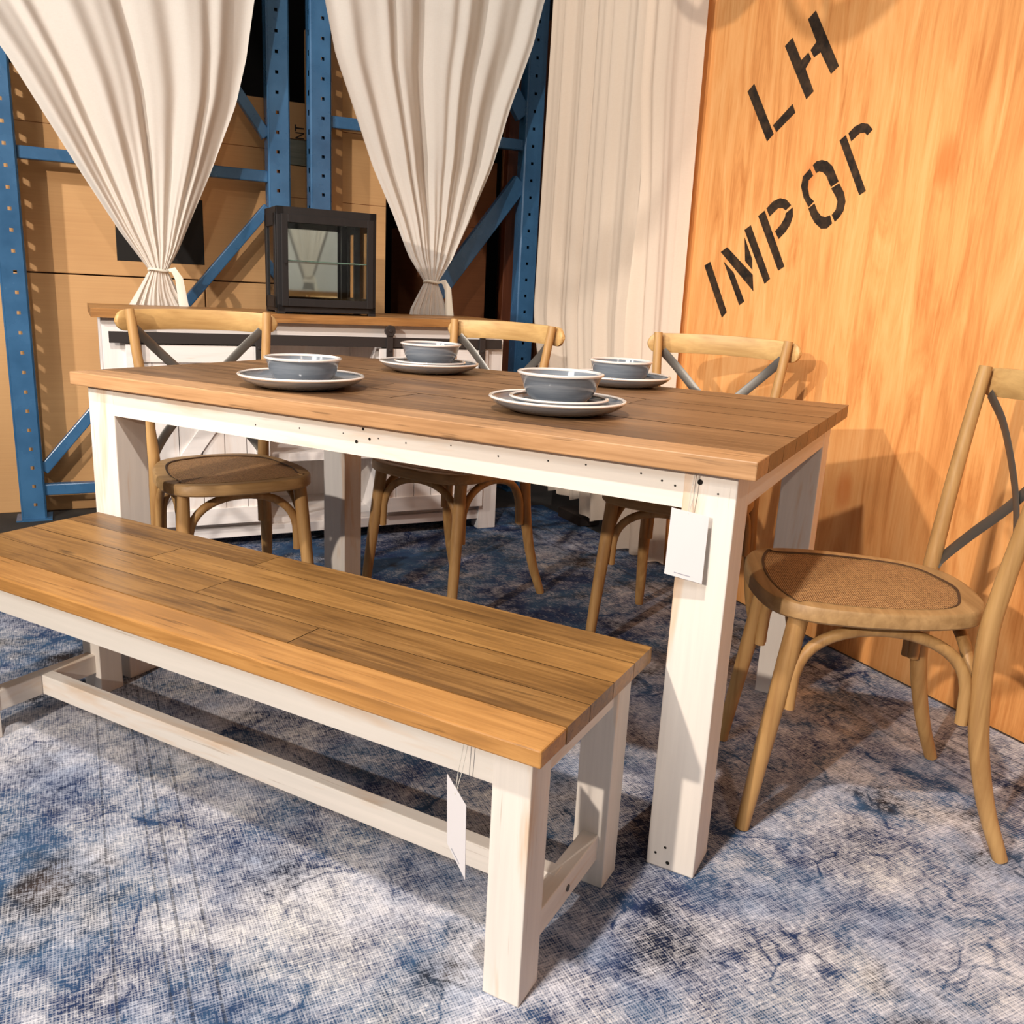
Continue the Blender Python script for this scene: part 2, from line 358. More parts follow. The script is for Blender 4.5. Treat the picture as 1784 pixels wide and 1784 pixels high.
# plywood partition: local x runs along d, z up; front face at local y=0 facing -s
PLYR = ANG+PI/2
wr = MB().box(-3.4, -.46, -.018, 0, 0, 2.6).build('wall_right', M_PLY, loc=SP(.42, 0), rz=PLYR); tag(wr, kind='structure')
MB().box(-3.4, -.50, -.10, -.018, 2.3, 2.4).box(-3.4, -.50, -.10, -.018, .1, .2).box(-.58, -.50, -.10, -.018, 0, 2.6).box(-1.9, -1.82, -.10, -.018, 0, 2.6).build('partition_stud', M_PALLET, wr)
LET = [[[(-0.859,1.665),(-0.887,1.684),(-1.004,1.520),(-0.978,1.501)],[(-0.997,1.546),(-1.073,1.596),(-1.089,1.570),(-1.016,1.524)]],
[[(-1.010,1.769),(-1.039,1.786),(-1.088,1.715),(-1.114,1.731),(-1.129,1.711),(-1.110,1.688),(-1.155,1.619),(-1.129,1.601)],[(-1.096,1.824),(-1.124,1.841),(-1.243,1.671),(-1.216,1.655),(-1.164,1.722),(-1.140,1.713),(-1.122,1.736),(-1.142,1.754)]],
[[(-0.727,1.123),(-0.757,1.136),(-0.872,0.970),(-0.850,0.950)]],
[[(-0.829,1.136),(-0.886,1.100),(-0.955,1.008),(-0.932,0.995)],[(-0.808,1.168),(-0.839,1.183),(-0.981,1.094),(-0.993,1.042)],[(-0.917,1.236),(-0.945,1.250),(-1.064,1.082),(-1.042,1.066)],[(-0.922,1.212),(-0.970,1.143),(-0.976,1.110),(-0.937,1.137)]],
[[(-0.976,1.277),(-1.003,1.292),(-1.122,1.120),(-1.097,1.107)],[(-1.011,1.298),(-1.037,1.318),(-1.067,1.326),(-1.095,1.320),(-1.119,1.302),(-1.098,1.288),(-1.083,1.296),(-1.063,1.296),(-1.029,1.273)],[(-1.127,1.295),(-1.133,1.270),(-1.125,1.244),(-1.107,1.222),(-1.082,1.203),(-1.062,1.227),(-1.085,1.247),(-1.099,1.267),(-1.100,1.279)]],
[[(-1.190,1.411),(-1.203,1.420),(-1.224,1.422),(-1.246,1.416),(-1.269,1.400),(-1.300,1.356),(-1.273,1.343),(-1.249,1.376),(-1.234,1.387),(-1.218,1.391),(-1.207,1.387)],[(-1.180,1.402),(-1.196,1.381),(-1.180,1.369),(-1.181,1.346),(-1.192,1.322),(-1.213,1.307),(-1.194,1.292),(-1.168,1.321),(-1.152,1.354),(-1.155,1.382)],[(-1.303,1.351),(-1.326,1.324),(-1.336,1.299),(-1.333,1.273),(-1.321,1.257),(-1.306,1.245),(-1.291,1.265),(-1.304,1.279),(-1.306,1.301),(-1.297,1.315),(-1.275,1.339)],[(-1.194,1.288),(-1.216,1.301),(-1.232,1.278),(-1.249,1.264),(-1.267,1.260),(-1.284,1.264),(-1.296,1.241),(-1.279,1.228),(-1.255,1.228),(-1.228,1.245),(-1.209,1.265)]],
[[(-1.283,1.468),(-1.304,1.480),(-1.405,1.323),(-1.384,1.313)],[(-1.313,1.484),(-1.333,1.499),(-1.357,1.505),(-1.379,1.500),(-1.399,1.483),(-1.383,1.470),(-1.371,1.479),(-1.355,1.479),(-1.327,1.461)]]]
for pieces in LET:
    m = MB()
    for poly in pieces: m.prism(poly, -.0012, 0, Matrix.Rotation(PI/2, 4, 'X'))
    m.build('stencil_letter', M_STEN, wr)
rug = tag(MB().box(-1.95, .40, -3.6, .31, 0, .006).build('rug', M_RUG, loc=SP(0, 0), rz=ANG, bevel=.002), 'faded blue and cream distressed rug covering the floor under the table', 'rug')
RZ = .006   # rug pile height

# ------------------------------------------------------------------ dining table
def planks(mb, x0, x1, y0, y1, z0, z1, n, joints=0, seed=1, gap=.0022, wob=.0003, attr=True):
    rnd = random.Random(seed); ws = [1+rnd.uniform(-.12, .12) for _ in range(n)]; tot = sum(ws); y = y0
    for i in range(n):
        yw = (y1-y0)*ws[i]/tot; xs = [x0, x1]
        for _ in range(joints if rnd.random() < .7 else 0): xs.insert(1, rnd.uniform(x0+.25*(x1-x0), x1-.25*(x1-x0)))
        xs.sort()
        for a, b in zip(xs, xs[1:]):
            mb.ca = rnd.uniform(.05, 1); dz = rnd.uniform(-wob, wob)
            k = len(mb.m); mb.box(a+(gap/2 if a > x0 else 0), b-(gap/2 if b < x1 else 0), y+(gap if i else 0), y+yw, z0, z1+dz)
            if i: mb.m[k+2] = 1
            if i < n-1: mb.m[k+3] = 1
            if a > x0: mb.m[k+4] = 1
            if b < x1: mb.m[k+5] = 1
        y += yw
    mb.ca = 0
def holes(mb, pts, face='y', off=0.0, r=.0022):
    mb.cm = 1
    for x, z, k in pts:
        rr = r*k; n = 8
        if face == 'y': b = mb.add([(x+rr*math.cos(2*PI*j/n), off-.0004, z+rr*math.sin(2*PI*j/n)) for j in range(n)]); mb.face([b+j for j in range(n)])
    mb.cm = 0
TX0, TX1, TY0, TY1, TZ = -1.584, .0312, -.0228, .9597, .770
tb = thing('dining_table', 'long farmhouse dining table with brown plank top and white square legs', 'table', (-.776, .468, 0))
def T(mb, name, mat, **kw):
    mb.v = [(x+.776, y-.468, z) for x, y, z in mb.v]; return mb.build(name, mat, tb, **kw)
m = MB(); planks(m, TX0, TX1, TY0+.085, TY1, .7396, TZ, 8, 1, 5); T(m, 'tabletop', [M_TABLE, M_SEAM])
m = MB(); m.ca = .37; m.box(TX0, TX1, TY0, TY0+.0845, .7396, TZ+.0002); T(m, 'front_board', M_TEDGE, bevel=.002)
LW = .088; LX = -1.5526; LY = .9369
m = MB().box(LX+LW-.01, -LW+.01, .001, .026, .6750, .7394)
holes(m, [(-.738,.729,1.4),(-.722,.711,1.4),(-.754,.702,1.7),(-.636,.714,.8),(-.701,.715,.7),(-.787,.715,.7),(-.162,.722,.8),(-.125,.715,.9),(-.102,.710,.9),(-.434,.715,.8),(-.334,.720,.8),(-.262,.723,.8),(-.535,.722,.7),(-.9,.712,.8),(-1.02,.705,.7)], off=.001)
T(m, 'apron', [M_WHITEX, M_HOLE])
T(MB().box(LX+LW-.01, -LW+.01, LY-.026, LY-.001, .6750, .7394), 'apron', M_WHITEX)
T(MB().box(-.026, -.001, LW-.01, LY-LW+.01, .6750, .7394), 'apron', M_WHITEY)
T(MB().box(LX+.001, LX+.026, LW-.01, LY-LW+.01, .6750, .7394), 'apron', M_WHITEY)
for (x, y) in ((-LW, 0), (LX, 0), (-LW, LY-LW), (LX, LY-LW)):
    m = MB().box(x, x+LW, y, y+LW, RZ, .7395)
    if (x, y) == (-LW, 0): holes(m, [(-.061,.722,2.2),(-.030,.707,.8),(-.055,.05,1.2),(-.072,.034,1.1),(-.048,.021,1.7)], off=0)
    T(m, 'leg', [M_WHITE, M_HOLE], bevel=.0025)

def price_tag(name, label, corners, hole, top, zt):
    """card given by its four corners, hung on a thin loop of string from 'top'"""
    cx = sum((Vector(c) for c in corners), Vector())/4
    t = thing(name, label, 'price tag', cx)
    c = [Vector(q)-cx for q in corners]; nrm = (c[1]-c[0]).cross(c[3]-c[0]).normalized()*.0004
    mb = MB(); n = mb.add([q-nrm for q in c]+[q+nrm for q in c])
    for q in ((3,2,1,0),(4,5,6,7),(0,1,5,4),(1,2,6,5),(2,3,7,6),(3,0,4,7)): mb.face([n+i for i in q])
    mb.build('card', M_PAPER, t)
    h = Vector(hole)-cx; tp = Vector(top)-cx
    s = MB(); off = Vector((.003, 0, 0))
    s.tube([h-off*.2, h.lerp(tp, .5)-off, tp-off], .0006, 6); s.tube([h+off*.2, h.lerp(tp, .5)+off, tp+off], .0006, 6)
    s.build('string', M_STRING, t)
    # one fine printed line near the foot of the card
    a, b = c[3].lerp(c[2], .25)*.94+c[0].lerp(c[1], .25)*.06, c[3].lerp(c[2], .68)*.94+c[0].lerp(c[1], .68)*.06
    p = MB(); p.bar(a+nrm*-1.6, b+nrm*-1.6, .0012, .0002, up=nrm); p.build('printed_line', M_PRINT, t)
    return t
price_tag('price_tag', 'white rectangular price tag hanging on string from the table corner by the near leg', [(-.098,-.020,.678),(-.037,-.013,.671),(-.036,-.018,.559),(-.098,-.026,.567)], (-.0705,-.017,.671), (-.066,-.004,.738), 0)

# ------------------------------------------------------------------ bench
BZ = .4353
bn = thing('bench', 'low farmhouse bench with honey plank seat and white legs in front of the table', 'bench', (-.132, -.4164, 0), -.009)
BL = 1.42
m = MB(); planks(m, -BL+.0225, .0225, -.0233+.078, .3895, .408, BZ, 4, 1, 21, gap=.0016, wob=.0002); m.build('seat_top', [M_BENCH, M_SEAM], bn)
m = MB(); m.ca = .63; m.box(-BL+.0225, .0225, -.0233, -.0233+.0775, .408, BZ+.0001); m.build('front_board', M_BEDGE, bn, bevel=.003)
W_ = .0606; D_ = .366; X0 = -BL+.045
for x in (X0, -W_):
    for y in (0, D_-W_): MB().box(x, x+W_, y, y+W_, RZ, .4078).build('leg', M_WHITE, bn, bevel=.002)
MB().box(X0+W_-.01, -W_+.01, .001, .024, .348, .4078).build('apron', M_WHITEX, bn, bevel=.001)
MB().box(X0+W_-.01, -W_+.01, D_-.024, D_-.001, .348, .4078).build('apron', M_WHITEX, bn, bevel=.001)
MB().box(-.028, -.006, W_-.01, D_-W_+.01, .352, .4078).build('apron', M_WHITEY, bn, bevel=.001)
MB().box(X0+.006, X0+.028, W_-.01, D_-W_+.01, .352, .4078).build('apron', M_WHITEY, bn, bevel=.001)
for x in (-.045, X0+.013):
    st = MB().box(x, x+.032, W_-.01, D_-W_+.01, .060, .107).build('stretcher', M_WHITEY, bn, bevel=.002)
    if x > -.1:
        b = MB(); n = 14; k = b.add([(x+.0325, .183+.006*math.cos(2*PI*j/n), .083+.006*math.sin(2*PI*j/n)) for j in range(n)]); b.face([k+j for j in range(n)])
        b.tube([(x+.030, .183, .083), (x+.0335, .183, .083)], .0058, 12); b.build('bolt', M_ZINC, st)
MB().box(X0+.03, -.03, .169, .198, .061, .108).build('stretcher', M_WHITEX, bn, bevel=.002)
price_tag('price_tag', 'white price tag seen edge-on hanging from the bench apron beside its near leg', [(-.250,-.440,.357),(-.214,-.447,.324),(-.211,-.447,.209),(-.246,-.440,.249)], (-.234,-.4435,.333), (-.228,-.430,.405), 0)

# ------------------------------------------------------------------ cross-back chairs
def smooth_path(P, n=8):
    P = [Vector(p) for p in P]; out = []
    Q = [P[0]*2-P[1]]+P+[P[-1]*2-P[-2]]
    for i in range(1, len(Q)-2):
        for k in range(n):
            t = k/n; a, b, c, d = Q[i-1], Q[i], Q[i+1], Q[i+2]
            out.append(.5*((2*b)+(c-a)*t+(2*a-5*b+4*c-d)*t*t+(3*b-a-3*c+d)*t**3))
    out.append(P[-1]); return out
def lerp_list(vals, n): 
    out = []
    for i in range(n):
        t = i/(n-1)*(len(vals)-1); k = min(int(t), len(vals)-2); out.append(vals[k]+(vals[k+1]-vals[k])*(t-k))
    return out
SH = .480
def seat_outline(inset=0, n=10):
    pts = []
    hw = .203-inset
    fr = lambda x: -.223+.9*x*x+inset
    ctrl = [(0, fr(0)), (.07, fr(.07)), (.125, fr(.125)+.002), (.168, -.183+inset*.8), (hw-.008, -.135), (hw, -.06), (hw-.006, .02), (hw-.024, .10), (hw-.055, .165-inset*.6), (hw-.11, .203-inset), (0, .215-inset)]
    half = smooth_path([(x, y, 0) for x, y in [(-.07, fr(.07))]+ctrl+[(-(hw-.11), .203-inset)]], n)
    half = half[n:-n]
    h = [(p.x, p.y) for p in half]
    return h+[(-x, y) for x, y in reversed(h[1:-1])]
def seat_meshes(parent):
    out = seat_outline(0, 6); inn = seat_outline(.036, 6); N = len(out)
    mb = MB(); z1, z0 = SH, SH-.031
    rings = []
    for sc, z, src in ((-.004, z0, out), (0, z0+.004, out), (0, z1-.006, out), (-.004, z1-.001, out), (-.010, z1, out), (0, z1-.001, inn), (0, z1-.008, inn), (0, z0, inn)):
        ring = []
        for x, y in src:
            l = math.hypot(x, y) or 1; ring.append((x+x/l*sc, y+y/l*sc, z))
        rings.append(mb.add(ring))
    for A, B in zip(rings, rings[1:]+rings[:1]):
        for j in range(N): k = (j+1) % N; mb.face((A+j, A+k, B+k, B+j))
    mb.build('seat_frame', M_SEAT, parent, smooth=True)
    gm = MB(); g0 = gm.add([(x*1.012, y*1.012, SH+.0004) for x, y in inn]); g1 = gm.add([(x*.985, y*.985, SH-.0012) for x, y in inn])
    for j in range(N): k = (j+1) % N; gm.face((g0+j, g0+k, g1+k, g1+j))
    gm.build('seat_spline', M_SPLINE, parent, smooth=True)
    pm = MB(); c = pm.add([(0, 0, SH-.001)]); prev = None
    for k in range(1, 7):
        f = k/6; sag = .004*(f**2)
        r = pm.add([(x*f*1.004, y*f*1.004, SH-.0005-sag*.7) for x, y in inn])
        for j in range(N):
            q = (j+1) % N
            if prev is None: pm.face((c, r+j, r+q))
            else: pm.face((prev+j, r+j, r+q, prev+q))
        prev = r
    pm.build('woven_seat', M_RATTAN, parent, smooth=True)
def make_chair(label):
    t = thing('dining_chair', label, 'chair', group='cross-back dining chairs around the table')
    seat_meshes(t)
    for s in (-1, 1):   # front legs, splayed
        P = smooth_path([(s*.158, -.148, SH-.031), (s*.162, -.160, .36), (s*.171, -.184, .18), (s*.178, -.206, RZ+.002)], 5)
        MB().tube(P, lerp_list([.0185, .0185, .0165, .0135], len(P)), 16).build('leg', M_CHAIR, t, smooth=True)
    for s in (-1, 1):   # back leg runs on up as the back post
        P = smooth_path([(s*.191, .272, RZ+.002), (s*.178, .230, .12), (s*.168, .198, .26), (s*.160, .187, .42), (s*.163, .192, .52), (s*.178, .212, .70), (s*.196, .240, .902)], 6)
        MB().tube(P, lerp_list([.0135, .016, .018, .018, .0165, .0145, .0130], len(P)), 16).build('leg', M_CHAIR, t, smooth=True)
        rv = MB(); rv.tube([(s*.1955, .2285, .874), (s*.1957, .2255, .874)], [.0042, .0034], 10); rv.build('rivet', M_RIVET, t, smooth=True)
    # curved top rail behind the posts
    mb = MB(); N = 44; prof = 12; rings = []
    for i in range(N+1):
        u = -math.cos(PI*i/N) if True else 0; u = math.copysign(abs(u)**.8, u); x = u*.232; y = .3105-.052*abs(u)**2.0*1.12; e = min(1, max(0, (1-abs(u))*.232/.030)); 
        hh = .030*math.sqrt(max(0, 1-(1-e)**2)) if e < 1 else .030
        hh = max(hh, .004); zc = .8745-.006*u*u; th = .0105 if e >= 1 else .0105*(.6+.4*math.sqrt(e))
        slope = -.052*1.12*2*u/.232; nx, ny = -slope, 1.0; l = math.hypot(nx, ny); nx, ny = nx/l, ny/l
        ring = []
        for j in range(prof):
            a = 2*PI*j/prof; ca, sa = math.cos(a), math.sin(a)
            k = (abs(ca)**4+abs(sa)**4)**-.25
            ring.append((x+nx*th*ca*k, y+ny*th*ca*k, zc+hh*sa*k))
        rings.append(mb.add(ring))
    for A, B in zip(rings, rings[1:]):
        for j in range(prof): q = (j+1) % prof; mb.face((A+j, A+q, B+q, B+j))
    mb.face([rings[0]+j for j in range(prof)]); mb.face([rings[-1]+j for j in reversed(range(prof))])
    mb.build('top_rail', M_CHAIRX, t, smooth=True)
    for s in (-1, 1):   # crossed metal straps
        P = smooth_path([(s*.182, .252, .848), (s*.12, .268+s*.001, .785), (0, .262+s*.0016, .665), (-s*.10, .232, .565), (-s*.150, .205, .500), (-s*.156, .196, .478)], 6)
        MB().tube(P, .0135, 10, flat=.16, up=(0, 1, .0)).build('cross_strap', M_ZINC, t, smooth=True)
    # bentwood arches under the seat: front, sides, back
    def arch(a, b, zl, zh, inward):
        a, b = Vector(a), Vector(b); P = []
        inn = Vector(inward)*.030
        for i in range(21):
            u = i/20; ang = PI*u; f = (1-math.cos(ang))/2; e = math.sin(ang)**.62 if 0 < u < 1 else 0
            p = a.lerp(b, .055+.89*f)+inn*math.sin(ang); P.append((p.x, p.y, zl+(zh-zl)*e))
        P = [(P[0][0], P[0][1], zl-.02)]+P+[(P[-1][0], P[-1][1], zl-.02)]
        return MB().tube(P, .0115, 12).build('bentwood_arch', M_CHAIR, t, smooth=True)
    arch((-.166, -.152, 0), (.166, -.152, 0), .285, .432, (0, .3, 0))
    arch((-.166, -.166, 0), (-.160, .188, 0), .285, .432, (.3, 0, 0))
    arch((.166, -.166, 0), (.160, .188, 0), .285, .432, (-.3, 0, 0))
    arch((.166, .178, 0), (-.166, .178, 0), .285, .432, (0, -.3, 0))
    return t
ch = make_chair('oak cross-back chair pushed in behind the table, beside the white sideboard and right-hand curtain')
ch['label'] = 'oak cross-back chair behind the table, its top rail against the sideboard end'
ch.location = (-1.124, .954, 0); ch.rotation_euler.z = -.118
for (x, y, th, lab) in ((-.388, 1.034, .010, 'oak cross-back chair behind the table, top rail against the stencilled plywood'),
                        (-1.530, .409, 1.063, 'oak cross-back chair at the left end of the table, woven seat below apron'),
                        (.164, .445, -1.197, 'oak cross-back chair at the right end of the table, beside the near leg')):
    c = copy_tree(ch); c.location = (x, y, 0); c.rotation_euler.z = th; c['label'] = lab

# ------------------------------------------------------------------ crockery
def dish(name, label, cat, prof_body, prof_rim, loc, group):
    t = thing(name, label, cat, loc, random.uniform(0, 6), group)
    MB().lathe(prof_body, 64).build('body', M_GLAZE, t, smooth=True)
    MB().lathe(prof_rim, 64).build('rim', M_RIM, t, smooth=True)
    return t
def plate_prof(R, h):
    k = R/.14
    body = [(0, .0035), (.080*k, .0035), (.082*k, 0), (.086*k, 0), (.094*k, .0015), (.110*k, .22*h), (.124*k, .45*h), (.1335*k, .70*h), (R-.0035, h-.0035), (R-.0055, h-.001), (.1300*k, .70*h), (.119*k, .48*h), (.104*k, .30*h), (.09*k, .0085), (0, .0075)]
    rim = [(R-.0075, h-.0025), (R-.0045, h-.0045), (R-.001, h-.003), (R, h-.001), (R-.001, h+.001), (R-.004, h+.0018), (R-.008, h-.0004), (R-.0075, h-.0025)]
    return body, rim
def bowl_prof(R, h):
    body = [(0, .004), (.048, .004), (.049, 0), (.053, 0), (.056, .003), (.066, .012), (.0735, .026), (.0765, .036), (R-.0045, h-.004), (R-.006, h-.001), (.0735, .036), (.070, .026), (.062, .014), (.050, .008), (0, .0065)]
    rim = [(R-.0075, h-.003), (R-.0045, h-.005), (R-.001, h-.0035), (R, h-.0008), (R-.001, h+.001), (R-.004, h+.0018), (R-.0078, h-.0004), (R-.0075, h-.003)]
    return body, rim
ZT = TZ+.0008
settings = [('front_left', (-1.044, .172), .141, 0, .0865, 'the front left place, on the table edge side'),
            ('back_left', (-1.074, .738), .141, 1, .086, 'the back left place, nearest the sideboard'),
            ('front_right', (-.443, .258), .141, 1, .0885, 'the front right place, nearest the hanging tag'),
            ('back_right', (-.556, .885), .141, 0, .086, 'the back right place, nearest the plywood wall')]
for key, (x, y), R, small, br, where in settings:
    b, r = plate_prof(R, .028)
    dish('dinner_plate', 'large blue-grey dinner plate at '+where, 'plate', b, r, (x, y, ZT), 'blue-grey dinner plates on the table')
    zb = ZT+.0080
    if small:
        b, r = plate_prof(.102, .0190)
        dish('side_plate', 'small blue-grey side plate at '+where, 'plate', b, r, (x+.004, y-.002, zb+.0035), 'blue-grey side plates'); zb += .0035+.0095
    b, r = bowl_prof(br, .058)
    dish('bowl', 'blue-grey glazed bowl at '+where, 'bowl', b, r, (x+.003, y+.002, zb), 'blue-grey bowls on the plates')

# ------------------------------------------------------------------ sideboard (room frame: x along its front, y deep, z up)
sb = thing('sideboard', 'white barn-door sideboard with wooden top and black sliding rail behind the table', 'sideboard', SP(0, 0), ANG)
SL = -1.5
for x in (SL, -.082):
    for y in (0, .34): MB().box(x, x+.082, y, y+.07, RZ, .852).build('leg', M_SBV, sb, bevel=.002)
m = MB(); planks(m, SL-.03, .03, -.03, .44, .852, .882, 4, 1, 3); m.build('top', [M_SBTOP, M_SEAM], sb)
MB().box(SL+.08, -.08, .012, .03, .790, .851).build('top_rail_board', M_SBW, sb)
MB().box(SL+.08, -.08, .008, .030, .050, .088).build('plinth', M_SBW, sb, bevel=.001)
MB().box(SL+.08, -.08, .03, .40, .088, .108).build('bottom_shelf', M_SBW, sb)
MB().box(SL+.08, -.08, .385, .40, .088, .85).build('back_panel', M_SBV, sb)
MB().box(SL+.03, SL+.05, .06, .36, .06, .85).build('side_panel', M_SBV, sb)
MB().box(-.05, -.03, .06, .36, .06, .85).build('side_panel', M_SBV, sb)
MB().box(-.985, -.965, .02, .385, .108, .85).build('divider', M_SBV, sb)
MB().box(-.535, -.515, .02, .385, .108, .85).build('divider', M_SBV, sb)
MB().box(-.965, -.535, .02, .385, .330, .362).build('shelf', M_SBW, sb, bevel=.001)
MB().box(SL+.02, -.02, -.030, -.022, .770, .808).build('sliding_rail', M_IRON, sb, bevel=.001)
def barn_door(x0, x1, flip):
    d = MB(); z0, z1 = .112, .765
    n = 6
    for i in range(n):
        a = x0+.004+(x1-x0-.008)*i/n; b = x0+.004+(x1-x0-.008)*(i+1)/n-.0025
        d.box(a, b, -.014, .004, z0+.004, z1-.004)
    door = d.build('door', M_SBV, sb, bevel=.0008)
    fr = MB(); 
    fr.box(x0, x0+.05, -.022, -.014, z0, z1); fr.box(x1-.05, x1, -.022, -.014, z0, z1); fr.box(x0+.05, x1-.05, -.022, -.014, z0, z0+.06); fr.box(x0+.05, x1-.05, -.022, -.014, z1-.06, z1)
    a, b = (x0+.05, z0+.06), (x1-.05, z1-.06)
    if flip: a, b = (x1-.05, z0+.06), (x0+.05, z1-.06)
    dx, dz = b[0]-a[0], b[1]-a[1]; l = math.hypot(dx, dz)
    fr.bar((a[0]+dx*.03, -.018, a[1]+dz*.03), (b[0]-dx*.03, -.018, b[1]-dz*.03), .0075, .055, up=(-dz/l, 0, dx/l))
    fr.build('door_frame', M_SBW, door, bevel=.001)
    for xx in (x0+.035, x1-.035):
        h = MB(); h.box(xx-.0125, xx+.0125, -.040, -.032, .690, .842)
        h.tube([(xx, -.044, .833), (xx, -.030, .833)], .021, 20)
        h.tube([(xx, -.0435, .833), (xx, -.0475, .833)], .007, 8); h.tube([(xx, -.0395, .72), (xx, -.0435, .72)], .006, 8); h.tube([(xx, -.0395, .76), (xx, -.0435, .76)], .006, 8)
        h.build('roller_hanger', M_IRON, door, bevel=.001)
    hd = MB(); xx = x1-.025 if flip else x0+.025
    hd.bar((xx, -.034, .40), (xx, -.034, .50), .012, .006, up=(0,1,0)); hd.box(xx-.008, xx+.008, -.034, -.022, .40, .408); hd.box(xx-.008, xx+.008, -.034, -.022, .492, .50)
    hd.build('door_handle', M_IRON, door)
barn_door(-1.43, -.955, False); barn_door(-.535, -.075, True)

# ------------------------------------------------------------------ glass display case on the sideboard
dc = thing('display_case', 'small black framed glass display case standing on the sideboard', 'display case', SP(-.725, .125, .882), ANG)
w2, dp, H = .185, .105, .375
fm = MB()
for x in (-w2, w2-.028):
    for y in (-dp, dp-.022): fm.box(x, x+.028, y, y+.022, .0, H)
fm.box(-w2, w2, -dp, dp, H-.030, H).box(-w2, w2, -dp, dp, .008, .034)
fm.box(-w2-.006, -w2+.006, -dp+.012, dp-.012, .02, H-.02); 
fm.v = fm.v[:-8]; fm.f = fm.f[:-6]; fm.m = fm.m[:-6]; fm.a = fm.a[:-6]
for sx in (-1, 1):   # raised side frames
    X = sx*(w2+.004)
    fm.box(min(X, X-sx*.01), max(X, X-sx*.01), -dp+.014, -dp+.045, .02, H-.022); fm.box(min(X, X-sx*.01), max(X, X-sx*.01), dp-.045, dp-.014, .02, H-.022)
    fm.box(min(X, X-sx*.01), max(X, X-sx*.01), -dp+.014, dp-.014, .02, .062); fm.box(min(X, X-sx*.01), max(X, X-sx*.01), -dp+.014, dp-.014, H-.066, H-.022)
fm.build('frame', M_CHAR, dc, bevel=.0015)
dr = MB(); dr.box(-w2+.014, -w2+.038, -dp-.012, -dp, .028, H-.026); dr.box(w2-.038, w2-.014, -dp-.012, -dp, .028, H-.026)
dr.box(-w2+.038, w2-.038, -dp-.012, -dp, .028, .056); dr.box(-w2+.038, w2-.038, -dp-.012, -dp, H-.054, H-.026)
door = dr.build('door', M_CHAR, dc, bevel=.0015)
MB().box(-w2+.036, w2-.036, -dp-.007, -dp-.005, .054, H-.052).build('door_glass', M_GLASS, door)
MB().tube([(-w2+.026, -dp-.012, .185), (-w2+.026, -dp-.022, .185), (-w2+.026, -dp-.026, .185)], [.003, .003, .006], 10).build('knob', M_CHAR, door, smooth=True)
MB().box(-w2+.024, w2-.024, -dp+.02, dp-.02, .188, .192).build('glass_shelf', M_GREENGL, dc)
MB().box(-w2+.02, w2-.02, dp-.012, dp-.008, .03, H-.03).build('back_mirror', M_MIRROR, dc)
for X in (-w2+.002, w2-.004): MB().box(X, X+.002, -dp+.04, dp-.04, .05, H-.05).build('side_glass', M_GLASS, dc)

# ------------------------------------------------------------------ blue pallet-rack frames
def plate_holes(mb, x0, x1, z0, z1, y, zs, hx0, hx1, hh, nrm=-1, axis='x', xc=0):
    """flat strip with real square holes"""
    def P(x, z): return (x, y, z) if axis == 'x' else (y, x, z)
    def q(a, b, c, d):
        n = mb.add([P(a, c), P(b, c), P(b, d), P(a, d)]); mb.face((n, n+1, n+2, n+3))
    q(x0, hx0, z0, z1); q(hx1, x1, z0, z1); z = z0
    for zz in zs:
        if zz-hh/2 <= z or zz+hh/2 >= z1: continue
        q(hx0, hx1, z, zz-hh/2); z = zz+hh/2
    q(hx0, hx1, z, z1)
RH = 3.1
def rack_post(parent, s0, s1, slot_left):
    mb = MB(); y0, y1 = 0, .072
    zs = [.065+.0764*i for i in range(40)]
    c = (s0+s1)/2
    plate_holes(mb, s0+.006, s1-.006, RH*0+RZ*0, RH, y0, zs, c-.0065+(.008 if slot_left else -.006), c+.0065+(.008 if slot_left else -.006), .013)
    # left face, with slots when it is the beam side
    if slot_left: plate_holes(mb, y0+.006, y1, 0, RH, s0, [z+.020 for z in zs], .020, .045, .022, axis='y')
    else: mb.add([(s0, y0+.006, 0), (s0, y1, 0), (s0, y1, RH), (s0, y0+.006, RH)]); n = len(mb.v)-4; mb.face((n, n+1, n+2, n+3))
    n = mb.add([(s0, y0+.006, 0), (s0+.006, y0, 0), (s0+.006, y0, RH), (s0, y0+.006, RH)]); mb.face((n, n+1, n+2, n+3))
    n = mb.add([(s1, y0+.006, 0), (s1-.006, y0, 0), (s1-.006, y0, RH), (s1, y0+.006, RH)]); mb.face((n, n+1, n+2, n+3))
    n = mb.add([(s1, y0+.006, 0), (s1, y1, 0), (s1, y1, RH), (s1, y0+.006, RH)]); mb.face((n, n+1, n+2, n+3))
    for a, b in ((s0, s0+.022), (s1-.022, s1)):
        n = mb.add([(a, y1, 0), (b, y1, 0), (b, y1, RH), (a, y1, RH)]); mb.face((n, n+1, n+2, n+3))
    o = mb.build('post', M_BLUE, parent)
    so = o.modifiers.new('solid', 'SOLIDIFY'); so.thickness = .002; so.offset = 0
    MB().box(s0-.02, s1+.02, -.02, y1+.03, 0, .006).build('foot_plate', M_BLUE, o)
    return o
def brace(parent, a, b, h, y=.036, dpt=.038):
    a, b = Vector((a[0], y, a[1])), Vector((b[0], y, b[1])); d = (b-a).normalized()
    mb = MB(); mb.bar(a, b, dpt, h, up=Vector((-d.z, 0, d.x)) if abs(d.x) < 1 else (0,0,1)); return mb.build('brace', M_BLUE, parent, bevel=.004)
DR = .65
ra = thing('pallet_rack_frame', 'blue steel rack upright frame half hidden behind the left-hand curtain', 'rack frame', SP(-1.26, DR), ANG, 'blue pallet rack frames')
o1 = -1.26
rack_post(ra, -.807-o1, -.717-o1, False); rack_post(ra, -1.82-o1, -1.73-o1, True)
brace(ra, (-1.73-o1, 1.418), (-.807-o1, 1.418), .046); brace(ra, (-1.73-o1, 2.85), (-.807-o1, 1.575), .042); brace(ra, (-1.73-o1, .20), (-.807-o1, 1.295), .042)
